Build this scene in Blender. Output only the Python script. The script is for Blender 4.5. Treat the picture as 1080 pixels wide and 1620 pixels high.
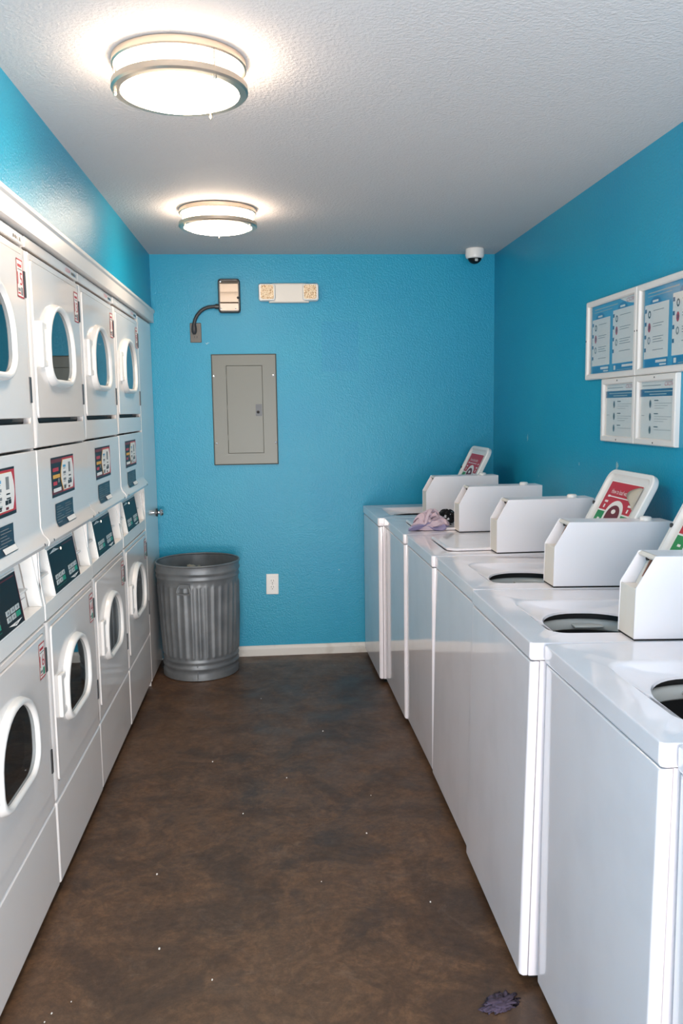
import bpy, bmesh, math, random
from mathutils import Vector, Matrix, noise
for o in list(bpy.data.objects): bpy.data.objects.remove(o)
SC = bpy.context.scene
COL = SC.collection

# ------------------------------------------------------------------ camera
CAM_F, PITCH, YAW, ROLL, EYE = 1347.3, .1199, .0778, -.0145, 1.5211
cd = bpy.data.cameras.new('camera'); cam = bpy.data.objects.new('camera', cd); COL.objects.link(cam)
cd.sensor_fit = 'VERTICAL'; cd.sensor_height = 24.0; cd.lens = 24.0 * CAM_F / 1620; cd.clip_start = .02
fwd = Vector((math.sin(YAW) * math.cos(PITCH), math.cos(YAW) * math.cos(PITCH), -math.sin(PITCH)))
right = Vector((math.cos(YAW), -math.sin(YAW), 0)); up = right.cross(fwd)
r2 = right * math.cos(ROLL) + up * math.sin(ROLL)
u2 = -right * math.sin(ROLL) + up * math.cos(ROLL)
m = Matrix((r2, u2, -fwd)).transposed().to_4x4(); m.translation = (0, 0, EYE)
cam.matrix_world = m
SC.camera = cam

# ------------------------------------------------------------------ light and exposure
SC.view_settings.view_transform = 'Standard'; SC.view_settings.look = 'None'
SC.view_settings.gamma = 1; SC.view_settings.use_curve_mapping = False
SC.view_settings.exposure = 0.30
LAMP_STRENGTH = 29.0
w = bpy.data.worlds.new('world'); SC.world = w; w.use_nodes = True
w.node_tree.nodes['Background'].inputs[0].default_value = (.80, .84, .95, 1)
w.node_tree.nodes['Background'].inputs[1].default_value = 1.0
# daylight coming in through the open doorway behind the camera
ld = bpy.data.lights.new('doorway_daylight', 'AREA'); ld.shape = 'RECTANGLE'; ld.size = 1.75; ld.size_y = 2.05
ld.energy = 82; ld.color = (1.0, .95, .935)
lo = bpy.data.objects.new('doorway_daylight', ld); COL.objects.link(lo)
lo.location = (.25, -1.02, 1.1); lo.rotation_euler = (math.radians(90), 0, 0)

# added fill light aimed up at the ceiling, as if bounced off unseen ground
lg = bpy.data.lights.new('ceiling_fill', 'AREA'); lg.shape = 'RECTANGLE'; lg.size = 1.7; lg.size_y = 1.2
lg.energy = 135; lg.color = (1.0, .945, .90)
lgo = bpy.data.objects.new('ceiling_fill', lg); COL.objects.link(lgo)
lgo.location = (.25, -1.75, .03); lgo.rotation_euler = (math.radians(148), 0, 0)

# ------------------------------------------------------------------ measures of the room
XL, XR, YB, YF, H = -.703, 1.358, 5.21, -.95, 2.44
XD = -.711

# ------------------------------------------------------------------ materials
def lin(c):
    return tuple((v / 255 / 12.92 if v / 255 <= .04045 else ((v / 255 + .055) / 1.055) ** 2.4) for v in c) + (1,)
MATS = {}
def mat(name, rgb, rough=.5, metal=0., spec=.5, coat=0., bump=None, noise_mix=None, emit=None):
    """bump = (scale, strength, distance); noise_mix = (scale, rgb2, low, high)"""
    if name in MATS: return MATS[name]
    mt = bpy.data.materials.new(name); mt.use_nodes = True; nt = mt.node_tree; b = nt.nodes['Principled BSDF']
    b.inputs['Base Color'].default_value = lin(rgb); b.inputs['Roughness'].default_value = rough
    b.inputs['Metallic'].default_value = metal; b.inputs['Specular IOR Level'].default_value = spec
    b.inputs['Coat Weight'].default_value = coat; b.inputs['Coat Roughness'].default_value = .05
    tc = nt.nodes.new('ShaderNodeTexCoord')
    if bump:
        n = nt.nodes.new('ShaderNodeTexNoise'); n.inputs['Scale'].default_value = bump[0]; n.inputs['Detail'].default_value = 3
        nt.links.new(tc.outputs['Object'], n.inputs['Vector'])
        bp = nt.nodes.new('ShaderNodeBump'); bp.inputs['Strength'].default_value = bump[1]; bp.inputs['Distance'].default_value = bump[2]
        nt.links.new(n.outputs['Fac'], bp.inputs['Height']); nt.links.new(bp.outputs['Normal'], b.inputs['Normal'])
    if noise_mix:
        n = nt.nodes.new('ShaderNodeTexNoise'); n.inputs['Scale'].default_value = noise_mix[0]; n.inputs['Detail'].default_value = 4
        nt.links.new(tc.outputs['Object'], n.inputs['Vector'])
        r = nt.nodes.new('ShaderNodeValToRGB'); r.color_ramp.elements[0].position = noise_mix[2]; r.color_ramp.elements[1].position = noise_mix[3]
        r.color_ramp.elements[0].color = lin(rgb); r.color_ramp.elements[1].color = lin(noise_mix[1])
        nt.links.new(n.outputs['Fac'], r.inputs['Fac']); nt.links.new(r.outputs['Color'], b.inputs['Base Color'])
    if emit:
        b.inputs['Emission Color'].default_value = lin(emit[0]); b.inputs['Emission Strength'].default_value = emit[1]
    MATS[name] = mt
    return mt

def wall_paint(name, patch=False):
    """orange-peel textured turquoise paint"""
    mt = mat(name, (30, 142, 184), .34, spec=.4)
    nt = mt.node_tree; b = nt.nodes['Principled BSDF']; N = nt.nodes.new; L = nt.links.new
    tc = N('ShaderNodeTexCoord')
    n1 = N('ShaderNodeTexNoise'); n1.inputs['Scale'].default_value = 135; n1.inputs['Detail'].default_value = 4
    n2 = N('ShaderNodeTexNoise'); n2.inputs['Scale'].default_value = 2.2; n2.inputs['Detail'].default_value = 5
    L(tc.outputs['Object'], n1.inputs['Vector']); L(tc.outputs['Object'], n2.inputs['Vector'])
    bp = N('ShaderNodeBump'); bp.inputs['Strength'].default_value = .75; bp.inputs['Distance'].default_value = .0023
    L(n1.outputs['Fac'], bp.inputs['Height']); L(bp.outputs['Normal'], b.inputs['Normal'])
    r = N('ShaderNodeValToRGB'); r.color_ramp.elements[0].position = .3; r.color_ramp.elements[1].position = .75
    r.color_ramp.elements[0].color = lin((18, 149, 186)); r.color_ramp.elements[1].color = lin((32, 156, 187))
    L(n2.outputs['Fac'], r.inputs['Fac']); last = r.outputs['Color']
    # small worn nicks where the paint has chipped
    v = N('ShaderNodeTexNoise'); v.inputs['Scale'].default_value = 9; v.inputs['Detail'].default_value = 8
    L(tc.outputs['Object'], v.inputs['Vector'])
    rc = N('ShaderNodeValToRGB'); rc.color_ramp.elements[0].position = .735; rc.color_ramp.elements[1].position = .745
    L(v.outputs['Fac'], rc.inputs['Fac'])
    mx = N('ShaderNodeMix'); mx.data_type = 'RGBA'; L(rc.outputs['Color'], mx.inputs[0]); L(last, mx.inputs[6]); mx.inputs[7].default_value = lin((150, 190, 200)); last = mx.outputs[2]
    if patch:   # a rectangle of fresher paint beside the emergency light
        sp = N('ShaderNodeSeparateXYZ'); L(tc.outputs['Object'], sp.inputs[0])
        def inside(out, c, hw):
            s = N('ShaderNodeMath'); s.operation = 'SUBTRACT'; L(out, s.inputs[0]); s.inputs[1].default_value = c
            a = N('ShaderNodeMath'); a.operation = 'ABSOLUTE'; L(s.outputs[0], a.inputs[0])
            l = N('ShaderNodeMath'); l.operation = 'LESS_THAN'; L(a.outputs[0], l.inputs[0]); l.inputs[1].default_value = hw
            return l.outputs[0]
        mm = N('ShaderNodeMath'); mm.operation = 'MULTIPLY'
        L(inside(sp.outputs[0], .412, .112), mm.inputs[0]); L(inside(sp.outputs[2], 1.898, .148), mm.inputs[1])
        mq = N('ShaderNodeMath'); mq.operation = 'MULTIPLY'; mq.inputs[1].default_value = .5; L(mm.outputs[0], mq.inputs[0])
        m2 = N('ShaderNodeMix'); m2.data_type = 'RGBA'; L(mq.outputs[0], m2.inputs[0]); L(last, m2.inputs[6]); m2.inputs[7].default_value = lin((14, 144, 186)); last = m2.outputs[2]
    L(last, b.inputs['Base Color'])
    return mt

def floor_mat():
    mt = mat('stained_concrete', (80, 62, 50), .42)
    nt = mt.node_tree; b = nt.nodes['Principled BSDF']; N = nt.nodes.new; L = nt.links.new
    tc = N('ShaderNodeTexCoord')
    def nz(scale, detail, rough=.6, dist=0, vec=None):
        n = N('ShaderNodeTexNoise'); n.inputs['Scale'].default_value = scale; n.inputs['Detail'].default_value = detail
        n.inputs['Roughness'].default_value = rough; n.inputs['Distortion'].default_value = dist
        L(vec or tc.outputs['Object'], n.inputs['Vector']); return n.outputs['Fac']
    def ramp(f, *st):
        r = N('ShaderNodeValToRGB'); e = r.color_ramp.elements
        e[0].position, e[0].color = st[0][0], lin(st[0][1]); e[1].position, e[1].color = st[-1][0], lin(st[-1][1])
        for p, c in st[1:-1]:
            q = e.new(p); q.color = lin(c)
        L(f, r.inputs['Fac']); return r.outputs['Color']
    def mix(f, a, c, mode='MIX'):
        x = N('ShaderNodeMix'); x.data_type = 'RGBA'; x.blend_type = mode
        if isinstance(f, float): x.inputs[0].default_value = f
        else: L(f, x.inputs[0])
        for i, v in ((6, a), (7, c)):
            if isinstance(v, tuple): x.inputs[i].default_value = v
            else: L(v, x.inputs[i])
        return x.outputs[2]
    base = ramp(nz(3.2, 9, .7, .8), (.30, (82, 60, 46)), (.44, (98, 71, 51)), (.55, (124, 90, 63)), (.70, (92, 70, 56)))
    veins = ramp(nz(5.5, 10, .7, 2.2), (.40, (0, 0, 0)), (.49, (150, 150, 150)), (.52, (150, 150, 150)), (.6, (0, 0, 0)))
    c = mix(veins, base, lin((58, 43, 34)))
    pale = ramp(nz(5.5, 10, .8, 1.2), (.56, (0, 0, 0)), (.70, (180, 180, 180)))
    c = mix(pale, c, lin((140, 116, 98)))
    mp = N('ShaderNodeMapping'); mp.inputs['Scale'].default_value = (2.0, 16, 1); L(tc.outputs['Object'], mp.inputs['Vector'])
    scr = ramp(nz(3.0, 9, .75, .3, mp.outputs['Vector']), (.62, (0, 0, 0)), (.70, (190, 190, 190)))
    c = mix(scr, c, lin((150, 126, 104)))
    fine = ramp(nz(38, 9, .8), (.3, (165, 165, 165)), (.7, (255, 255, 255)))
    c = mix(1.0, c, fine, 'MULTIPLY')
    # old blue-black stain in front of the far washer
    vm = N('ShaderNodeVectorMath'); vm.operation = 'SUBTRACT'; L(tc.outputs['Object'], vm.inputs[0]); vm.inputs[1].default_value = (.42, 4.45, 0)
    vs = N('ShaderNodeVectorMath'); vs.operation = 'MULTIPLY'; L(vm.outputs[0], vs.inputs[0]); vs.inputs[1].default_value = (2.6, 1.5, 0)
    vl = N('ShaderNodeVectorMath'); vl.operation = 'LENGTH'; L(vs.outputs[0], vl.inputs[0])
    ad = N('ShaderNodeMath'); ad.operation = 'ADD'; L(vl.outputs['Value'], ad.inputs[0]); L(nz(4, 6), ad.inputs[1])
    st = ramp(ad.outputs[0], (.60, (190, 190, 190)), (1.05, (0, 0, 0)))
    c = mix(st, c, lin((46, 50, 54)))
    L(c, b.inputs['Base Color'])
    rr_ = N('ShaderNodeMapRange'); L(nz(6, 5), rr_.inputs[0]); rr_.inputs[1].default_value = .3; rr_.inputs[2].default_value = .7
    rr_.inputs[3].default_value = .34; rr_.inputs[4].default_value = .58; L(rr_.outputs[0], b.inputs['Roughness'])
    bp = N('ShaderNodeBump'); bp.inputs['Strength'].default_value = .25; bp.inputs['Distance'].default_value = .004
    L(nz(24, 8), bp.inputs['Height']); L(bp.outputs['Normal'], b.inputs['Normal'])
    return mt

def schlick(nt, f0):
    # reflectance that is the same from both sides of a thin pane
    N = nt.nodes.new; lw = N('ShaderNodeLayerWeight'); lw.inputs[0].default_value = .5
    p = N('ShaderNodeMath'); p.operation = 'POWER'; nt.links.new(lw.outputs['Facing'], p.inputs[0]); p.inputs[1].default_value = 4.0
    q = N('ShaderNodeMath'); q.operation = 'MULTIPLY_ADD'; nt.links.new(p.outputs[0], q.inputs[0]); q.inputs[1].default_value = 1 - f0; q.inputs[2].default_value = f0
    return q
def glass_mat():
    mt = bpy.data.materials.new('window_glass'); mt.use_nodes = True; nt = mt.node_tree; nt.nodes.clear(); N = nt.nodes.new
    out = N('ShaderNodeOutputMaterial'); mx = N('ShaderNodeMixShader'); tr = N('ShaderNodeBsdfTransparent'); gl = N('ShaderNodeBsdfGlossy')
    fr = schlick(nt, .14)
    tr.inputs[0].default_value = (.22, .23, .24, 1); gl.inputs['Roughness'].default_value = .02; gl.inputs[0].default_value = (.85, .9, .92, 1)
    nt.links.new(fr.outputs[0], mx.inputs[0]); nt.links.new(tr.outputs[0], mx.inputs[1]); nt.links.new(gl.outputs[0], mx.inputs[2]); nt.links.new(mx.outputs[0], out.inputs[0])
    return mt

M_BLUE = wall_paint('turquoise_wall_paint'); M_BLUEB = wall_paint('turquoise_back_wall_paint', True)
M_CEIL = mat('textured_ceiling_paint', (203, 199, 199), .75, bump=(110, .9, .0035))
M_FLOOR = floor_mat()
M_TRIM = mat('white_trim_paint', (226, 222, 218), .34, bump=(9, .1, .003))
M_BASE = mat('dirty_baseboard_paint', (215, 212, 205), .45, noise_mix=(7, (176, 164, 148), .5, .78))
M_ENAM = mat('white_enamel', (243, 236, 239), .09, coat=.3, bump=(3.0, .02, .01), noise_mix=(5, (234, 227, 230), .45, .8))
M_DRY = mat('white_dryer_enamel', (236, 230, 226), .14, coat=.3, bump=(2.5, .04, .01))
M_PLAS = mat('white_plastic', (236, 233, 229), .26)
M_HOUS = mat('white_powder_coat', (240, 235, 237), .3, bump=(260, .25, .0006))
M_CREAM = mat('cream_coin_face', (228, 221, 211), .42)
M_BLACK = mat('black_rubber', (18, 18, 19), .6)
M_DGREY = mat('dark_grey_metal', (74, 76, 78), .4, metal=.6)
M_GREY = mat('grey_panel_paint', (104, 106, 99), .38, metal=.15)
M_NICK = mat('brushed_nickel', (214, 200, 184), .34, metal=.95)
M_CHROME = mat('chrome', (225, 225, 228), .1, metal=1.)
M_STEEL = mat('galvanised_steel', (134, 138, 140), .45, metal=.45, noise_mix=(7, (108, 113, 117), .35, .65), bump=(30, .12, .002))
M_DRUM = mat('drum_steel', (58, 60, 62), .5, metal=.5)
M_GLASS = glass_mat()
M_LAMP = mat('lit_acrylic', (250, 245, 238), .4, emit=((255, 232, 206), LAMP_STRENGTH))
M_RING = mat('pale_grey_ring_plastic', (206, 208, 205), .25)
M_COPPER = mat('coppery_coin_strip', (190, 140, 120), .35, metal=.6)
M_CONTROL = mat('black_control_film', (14, 20, 23), .4, spec=.3)
M_NAVY = mat('navy_label', (32, 52, 68), .35)
M_RED = mat('red_print', (196, 30, 44), .35)
M_GREEN = mat('green_print', (34, 140, 72), .35)
M_TEAL = mat('teal_print', (38, 150, 118), .35)
M_INK = mat('black_ink', (22, 22, 26), .4)
M_DRED = mat('dark_red_print', (112, 20, 28), .4)
M_YEL = mat('yellow_print', (236, 176, 60), .4)
M_GTXT = mat('grey_print', (128, 132, 134), .5)
M_PAPER = mat('white_paper', (240, 237, 232), .4)
M_KEY = mat('grey_key_print', (176, 184, 184), .4)
M_SKY = mat('sky_blue_print', (64, 158, 204), .3)
M_MID = mat('deep_blue_print', (22, 118, 176), .3)
M_DBL = mat('navy_blue_print', (28, 84, 132), .3)
M_SCRAP = mat('peeled_sticker_backing', (176, 166, 150), .5)
M_PINK = mat('mauve_cloth', (202, 180, 190), .9, bump=(60, .3, .002))
M_LILAC = mat('lilac_cloth', (150, 142, 176), .9, bump=(60, .3, .002))
M_BLKCL = mat('black_printed_cloth', (16, 15, 18), .85, noise_mix=(38, (200, 200, 205), .60, .62))
M_LED = mat('lamp_lens', (252, 226, 190), .12, bump=(130, .9, .004), noise_mix=(150, (190, 140, 90), .5, .62))
M_SLINT = mat('purple_grey_lint', (78, 66, 84), .95, bump=(90, .8, .004))
M_LINT = mat('pale_lint', (168, 160, 146), .95, bump=(90, .8, .004))
M_GLARE = mat('glare_dot', (255, 240, 220), .4, emit=((255, 236, 210), 3.0))

# ------------------------------------------------------------------ mesh builder
class MB:
    def __init__(s): s.v, s.f, s.m, s.mats = [], [], [], []
    def mi(s, mt):
        if mt not in s.mats: s.mats.append(mt)
        return s.mats.index(mt)
    def add(s, vs, fs, mt):
        b = len(s.v); s.v += [tuple(p) for p in vs]; k = s.mi(mt)
        for f in fs: s.f.append(tuple(i + b for i in f)); s.m.append(k)
        return s
    def box(s, x0, x1, y0, y1, z0, z1, mt):
        vs = [(x, y, z) for x in (x0, x1) for y in (y0, y1) for z in (z0, z1)]
        return s.add(vs, [(0, 1, 3, 2), (4, 6, 7, 5), (0, 4, 5, 1), (2, 3, 7, 6), (0, 2, 6, 4), (1, 5, 7, 3)], mt)
    def loft(s, loops, mt, cap0=False, cap1=False):
        n = len(loops[0]); vs = [p for l in loops for p in l]; fs = []
        for k in range(len(loops) - 1):
            for i in range(n):
                j = (i + 1) % n; fs.append((k * n + i, k * n + j, (k + 1) * n + j, (k + 1) * n + i))
        if cap0: fs.append(tuple(range(n))[::-1])
        if cap1: fs.append(tuple((len(loops) - 1) * n + i for i in range(n)))
        return s.add(vs, fs, mt)
    def prism(s, pts, fn, c0, c1, mt):
        return s.loft([[fn(a, b, c0) for a, b in pts], [fn(a, b, c1) for a, b in pts]], mt, True, True)
    def poly(s, pts, fn, c, mt):
        return s.add([fn(a, b, c) for a, b in pts], [tuple(range(len(pts)))], mt)
    def rect(s, a0, a1, b0, b1, fn, c, mt):
        return s.poly([(a0, b0), (a1, b0), (a1, b1), (a0, b1)], fn, c, mt)
    def text(s, string, size, a, b, fn, c, mt, width=None, shear=0., align='LEFT'):
        vs, fs, wd = text_mesh(string)
        k = (width / wd) if width else size
        off = {'LEFT': 0, 'CENTER': -wd * k / 2, 'RIGHT': -wd * k}[align]
        return s.add([fn(a + off + x * k + y * size * shear, b + y * size, c) for x, y in vs], fs, mt)
    def tube(s, pts, r, mt, n=12, caps=True):
        P = [Vector(p) for p in pts]; loops = []; up_ = None
        for i, p in enumerate(P):
            d = (P[min(i + 1, len(P) - 1)] - P[max(i - 1, 0)]).normalized()
            if up_ is None: up_ = Vector((0, 0, 1)) if abs(d.z) < .9 else Vector((1, 0, 0))
            a = d.cross(up_).normalized(); b = a.cross(d).normalized(); up_ = b
            rr = r[i] if isinstance(r, (list, tuple)) else r
            loops.append([tuple(p + (a * math.cos(t) + b * math.sin(t)) * rr) for t in [2 * math.pi * q / n for q in range(n)]])
        return s.loft(loops, mt, caps, caps)
    def lathe(s, prof, c, mt, n=48, cap0=False, cap1=False, axis='z'):
        loops = []
        for r, h in prof:
            l = []
            for q in range(n):
                t = 2 * math.pi * q / n; a, b = r * math.cos(t), r * math.sin(t)
                l.append({'z': (c[0] + a, c[1] + b, c[2] + h), 'x': (c[0] + h, c[1] + a, c[2] + b), 'y': (c[0] + a, c[1] + h, c[2] + b)}[axis])
            loops.append(l)
        return s.loft(loops, mt, cap0, cap1)
    def build(s, name, parent=None, bevel=0., smooth=None, seg=2, loc=None):
        me = bpy.data.meshes.new(name); me.from_pydata(s.v, [], s.f)
        for mt in s.mats: me.materials.append(mt)
        me.polygons.foreach_set('material_index', s.m)
        bm = bmesh.new(); bm.from_mesh(me); bmesh.ops.recalc_face_normals(bm, faces=bm.faces); bm.to_mesh(me); bm.free()
        o = bpy.data.objects.new(name, me); COL.objects.link(o)
        if parent: o.parent = parent
        if loc: o.location = loc
        if bevel:
            md = o.modifiers.new('bevel', 'BEVEL'); md.width = bevel; md.segments = seg; md.limit_method = 'ANGLE'; md.angle_limit = math.radians(35); md.harden_normals = False
        if smooth is not None or bevel:
            me.shade_smooth()
            me.set_sharp_from_angle(angle=math.radians(smooth or 38))
            wn = o.modifiers.new('normals', 'WEIGHTED_NORMAL'); wn.keep_sharp = True; wn.weight = 90
        return o
TXT = {}
def text_mesh(string):
    if string not in TXT:
        cu = bpy.data.curves.new('t', 'FONT'); cu.body = string; cu.resolution_u = 2
        ob = bpy.data.objects.new('t', cu); COL.objects.link(ob)
        me = bpy.data.meshes.new_from_object(ob.evaluated_get(bpy.context.evaluated_depsgraph_get()))
        vs = [(v.co.x, v.co.y) for v in me.vertices]; fs = [tuple(p.vertices) for p in me.polygons]
        bpy.data.objects.remove(ob); bpy.data.curves.remove(cu); bpy.data.meshes.remove(me)
        x0 = min(v[0] for v in vs); x1 = max(v[0] for v in vs)
        TXT[string] = ([(x - x0, y) for x, y in vs], fs, x1 - x0)
    return TXT[string]
def rr(a0, a1, b0, b1, rt, rb=None, n=7):
    """rounded outline; rt, rb = (ra, rb) corner radii at the high-b and low-b ends"""
    if not isinstance(rt, tuple): rt = (rt, rt)
    rb = rt if rb is None else (rb if isinstance(rb, tuple) else (rb, rb))
    pts = []
    for (ca, cb, r, t0) in ((a1 - rt[0], b1 - rt[1], rt, 0), (a0 + rt[0], b1 - rt[1], rt, 90), (a0 + rb[0], b0 + rb[1], rb, 180), (a1 - rb[0], b0 + rb[1], rb, 270)):
        for k in range(n + 1):
            t = math.radians(t0 + 90 * k / n); pts.append((ca + r[0] * math.cos(t), cb + r[1] * math.sin(t)))
    return pts
def P(pts, fn, c): return [fn(a, b, c) for a, b in pts]
def empty(name, loc, label, cat, group=None, rz=0):
    o = bpy.data.objects.new(name, None); COL.objects.link(o); o.location = loc; o.rotation_euler = (0, 0, rz); o.empty_display_size = .1
    o['label'] = label; o['category'] = cat
    if group: o['group'] = group
    return o
def tag(o, label, cat, group=None):
    o['label'] = label; o['category'] = cat
    if group: o['group'] = group
    return o
def struct(o): o['kind'] = 'structure'; return o
def copy_tree(o, parent=None):
    c = o.copy(); COL.objects.link(c); c.parent = parent
    for ch in list(o.children): copy_tree(ch, c)
    return c
XZ = lambda a, b, c: (a, -c, b)            # faces -Y : a = x, b = z, c = out
# ------------------------------------------------------------------ room shell
struct(MB().box(-1.55, XR + .12, YF - .12, YB + .12, -.1, 0, M_FLOOR).build('floor'))
struct(MB().box(-1.55, XR + .12, YF - .12, YB + .12, H, H + .1, M_CEIL).build('ceiling'))
struct(MB().box(-1.55, XR + .12, YB, YB + .12, 0, H, M_BLUEB).build('wall_back'))
struct(MB().box(XR, XR + .12, YF, YB, 0, H, M_BLUE).build('wall_right'))
wl = MB()
wl.box(-1.55, XL, 1.90, YB, 2.06, H, M_BLUE)          # the wall above the built-in dryers
wl.box(-1.55, XL, YF, 1.90, 0, H, M_BLUE)
wl.box(-1.55, -1.5, 1.90, YB, 0, 2.06, M_BLUE)
struct(wl.build('wall_left'))
wf = MB()
wf.box(XL, -.62, YF - .12, YF, 0, H, M_BLUE); wf.box(1.12, XR, YF - .12, YF, 0, H, M_BLUE); wf.box(-.62, 1.12, YF - .12, YF, 2.12, H, M_BLUE)
struct(wf.build('wall_front'))
bb = MB(); fn = lambda a, b, c: (c, YB - a, b)
bb.prism([(0, 0), (.014, 0), (.014, .040), (.010, .048), (.006, .062), (0, .064)], fn, -.70, XR, M_BASE)
struct(bb.build('baseboard_back', smooth=50))
# white casing board that caps the dryer row
tr = MB(); fn = lambda a, b, c: (XL + a, c, b)
tr.prism([(-.06, 2.045), (.012, 2.045), (.012, 2.098), (.020, 2.104), (.020, 2.116), (.010, 2.124), (0, 2.126), (-.06, 2.126)], fn, 1.90, YB - .004, M_TRIM)
struct(tr.build('trim_1', bevel=.0015))
# narrow white access door between the last dryer and the back wall
dr = MB(); dr.box(XD - .035, XD, 4.70, 5.19, .02, 2.035, M_DRY)
do = struct(dr.build('door_1', bevel=.003))
kn = MB(); kn.lathe([(.0, 0), (.024, 0), (.024, .008), (.012, .012)], (XD, 5.13, .925), M_DGREY, 24, axis='x')
kn.lathe([(.010, .012), (.010, .02), (.021, .024), (.023, .034), (.018, .043), (0, .045)], (XD, 5.13, .925), M_CHROME, 24, axis='x')
kn.build('door_knob', do, smooth=40)
jb = MB(); jb.box(XD - .08, XD - .004, 4.684, 4.697, .0, 2.04, M_DRY); jb.box(XD - .08, XD - .004, 5.193, 5.208, 0, 2.04, M_DRY)
struct(jb.build('trim_2'))

# ------------------------------------------------------------------ stacked dryers
DW = .686
def DF(a, b, c): return (c, a, b)           # dryer front: a = along the wall, b = height, c = out into the aisle
WIN = ((.135, .487), (.0, .258))
def window_outline(dz, inset=0.):
    return rr(.135 + inset, .487 - inset, dz + inset, dz + .26 - inset, (.168 - inset, .142 - inset * .6), (.088 - inset * .7, .072 - inset * .7), 9)
def make_door(root, z0, z1, wz, number, up):
    d = MB(); out_ = rr(.034, .652, z0, z1, .016, n=9); hole = window_outline(wz, .018)
    d.loft([P(out_, DF, -.02), P(out_, DF, 0), P([(a + (.343 - a) * .008, b + ((z0 + z1) / 2 - b) * .008) for a, b in out_], DF, .004), P(hole, DF, .004), P(hole, DF, -.02)], M_DRY)
    door = d.build('door', root, smooth=30)
    bz = MB(); prof = [(-.004, 0), (-.001, .010), (.002, .017), (.006, .0205), (.013, .0205), (.017, .017), (.019, .012), (.020, -.006)]
    bz.loft([P(window_outline(wz, i), DF, .004 + c) for i, c in prof], M_PLAS)
    bz.build('window_bezel', door, smooth=60)
    g = MB(); g.loft([P(window_outline(wz, .0195), DF, .0105), P(window_outline(wz, .0195), DF, .0125)], M_GLASS, True, True)
    g.build('window_glass', door)
    h = MB(); hz0, hz1 = wz + .05, wz + .19
    pts = [(.078, hz0), (.134, hz0 + .004), (.134, hz0 + .022), (.112, hz0 + .024), (.108, hz1 - .024), (.134, hz1 - .022), (.134, hz1 - .004), (.078, hz1)]
    h.prism(pts, DF, .003, .016, M_PLAS); h.build('door_handle', door, bevel=.003)
    for hz in ((z0 + .045, z1 - .12) if up else (z0 + .06, z1 - .12)):
        MB().box(.001, .008, .640, .654, hz, hz + .075, M_DGREY).build('hinge', door, bevel=.001)
    s = MB(); s0, s1, t0, t1 = .575, .636, z1 - .125, z1 - .018; c = .0052
    s.rect(s0, s1, t0, t1, DF, c, M_PAPER)
    e = .004
    for q in ((s0, s1, t0, t0 + e), (s0, s1, t1 - e, t1), (s0, s0 + e, t0, t1), (s1 - e, s1, t0, t1)): s.rect(*q, DF, c + .0003, M_RED)
    s.rect(s0 + .010, s1 - .012, t1 - .022, t1 - .014, DF, c + .0003, M_RED); s.rect(s0 + .010, s1 - .008, t1 - .030, t1 - .027, DF, c + .0003, M_GTXT)
    s.text(number, .05, s0 + .006, t0 + .036, DF, c + .0004, M_RED, width=.046)
    s.rect(s0 + .008, s0 + .030, t0 + .010, t0 + .014, DF, c + .0003, M_RED); s.rect(s0 + .008, s0 + .030, t0 + .018, t0 + .026, DF, c + .0003, M_GTXT)
    s.rect(s0 + .034, s1 - .008, t0 + .008, t0 + .030, DF, c + .0003, M_TEAL if not up else M_GTXT)
    s.build('number_sticker', door)
    return door
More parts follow.
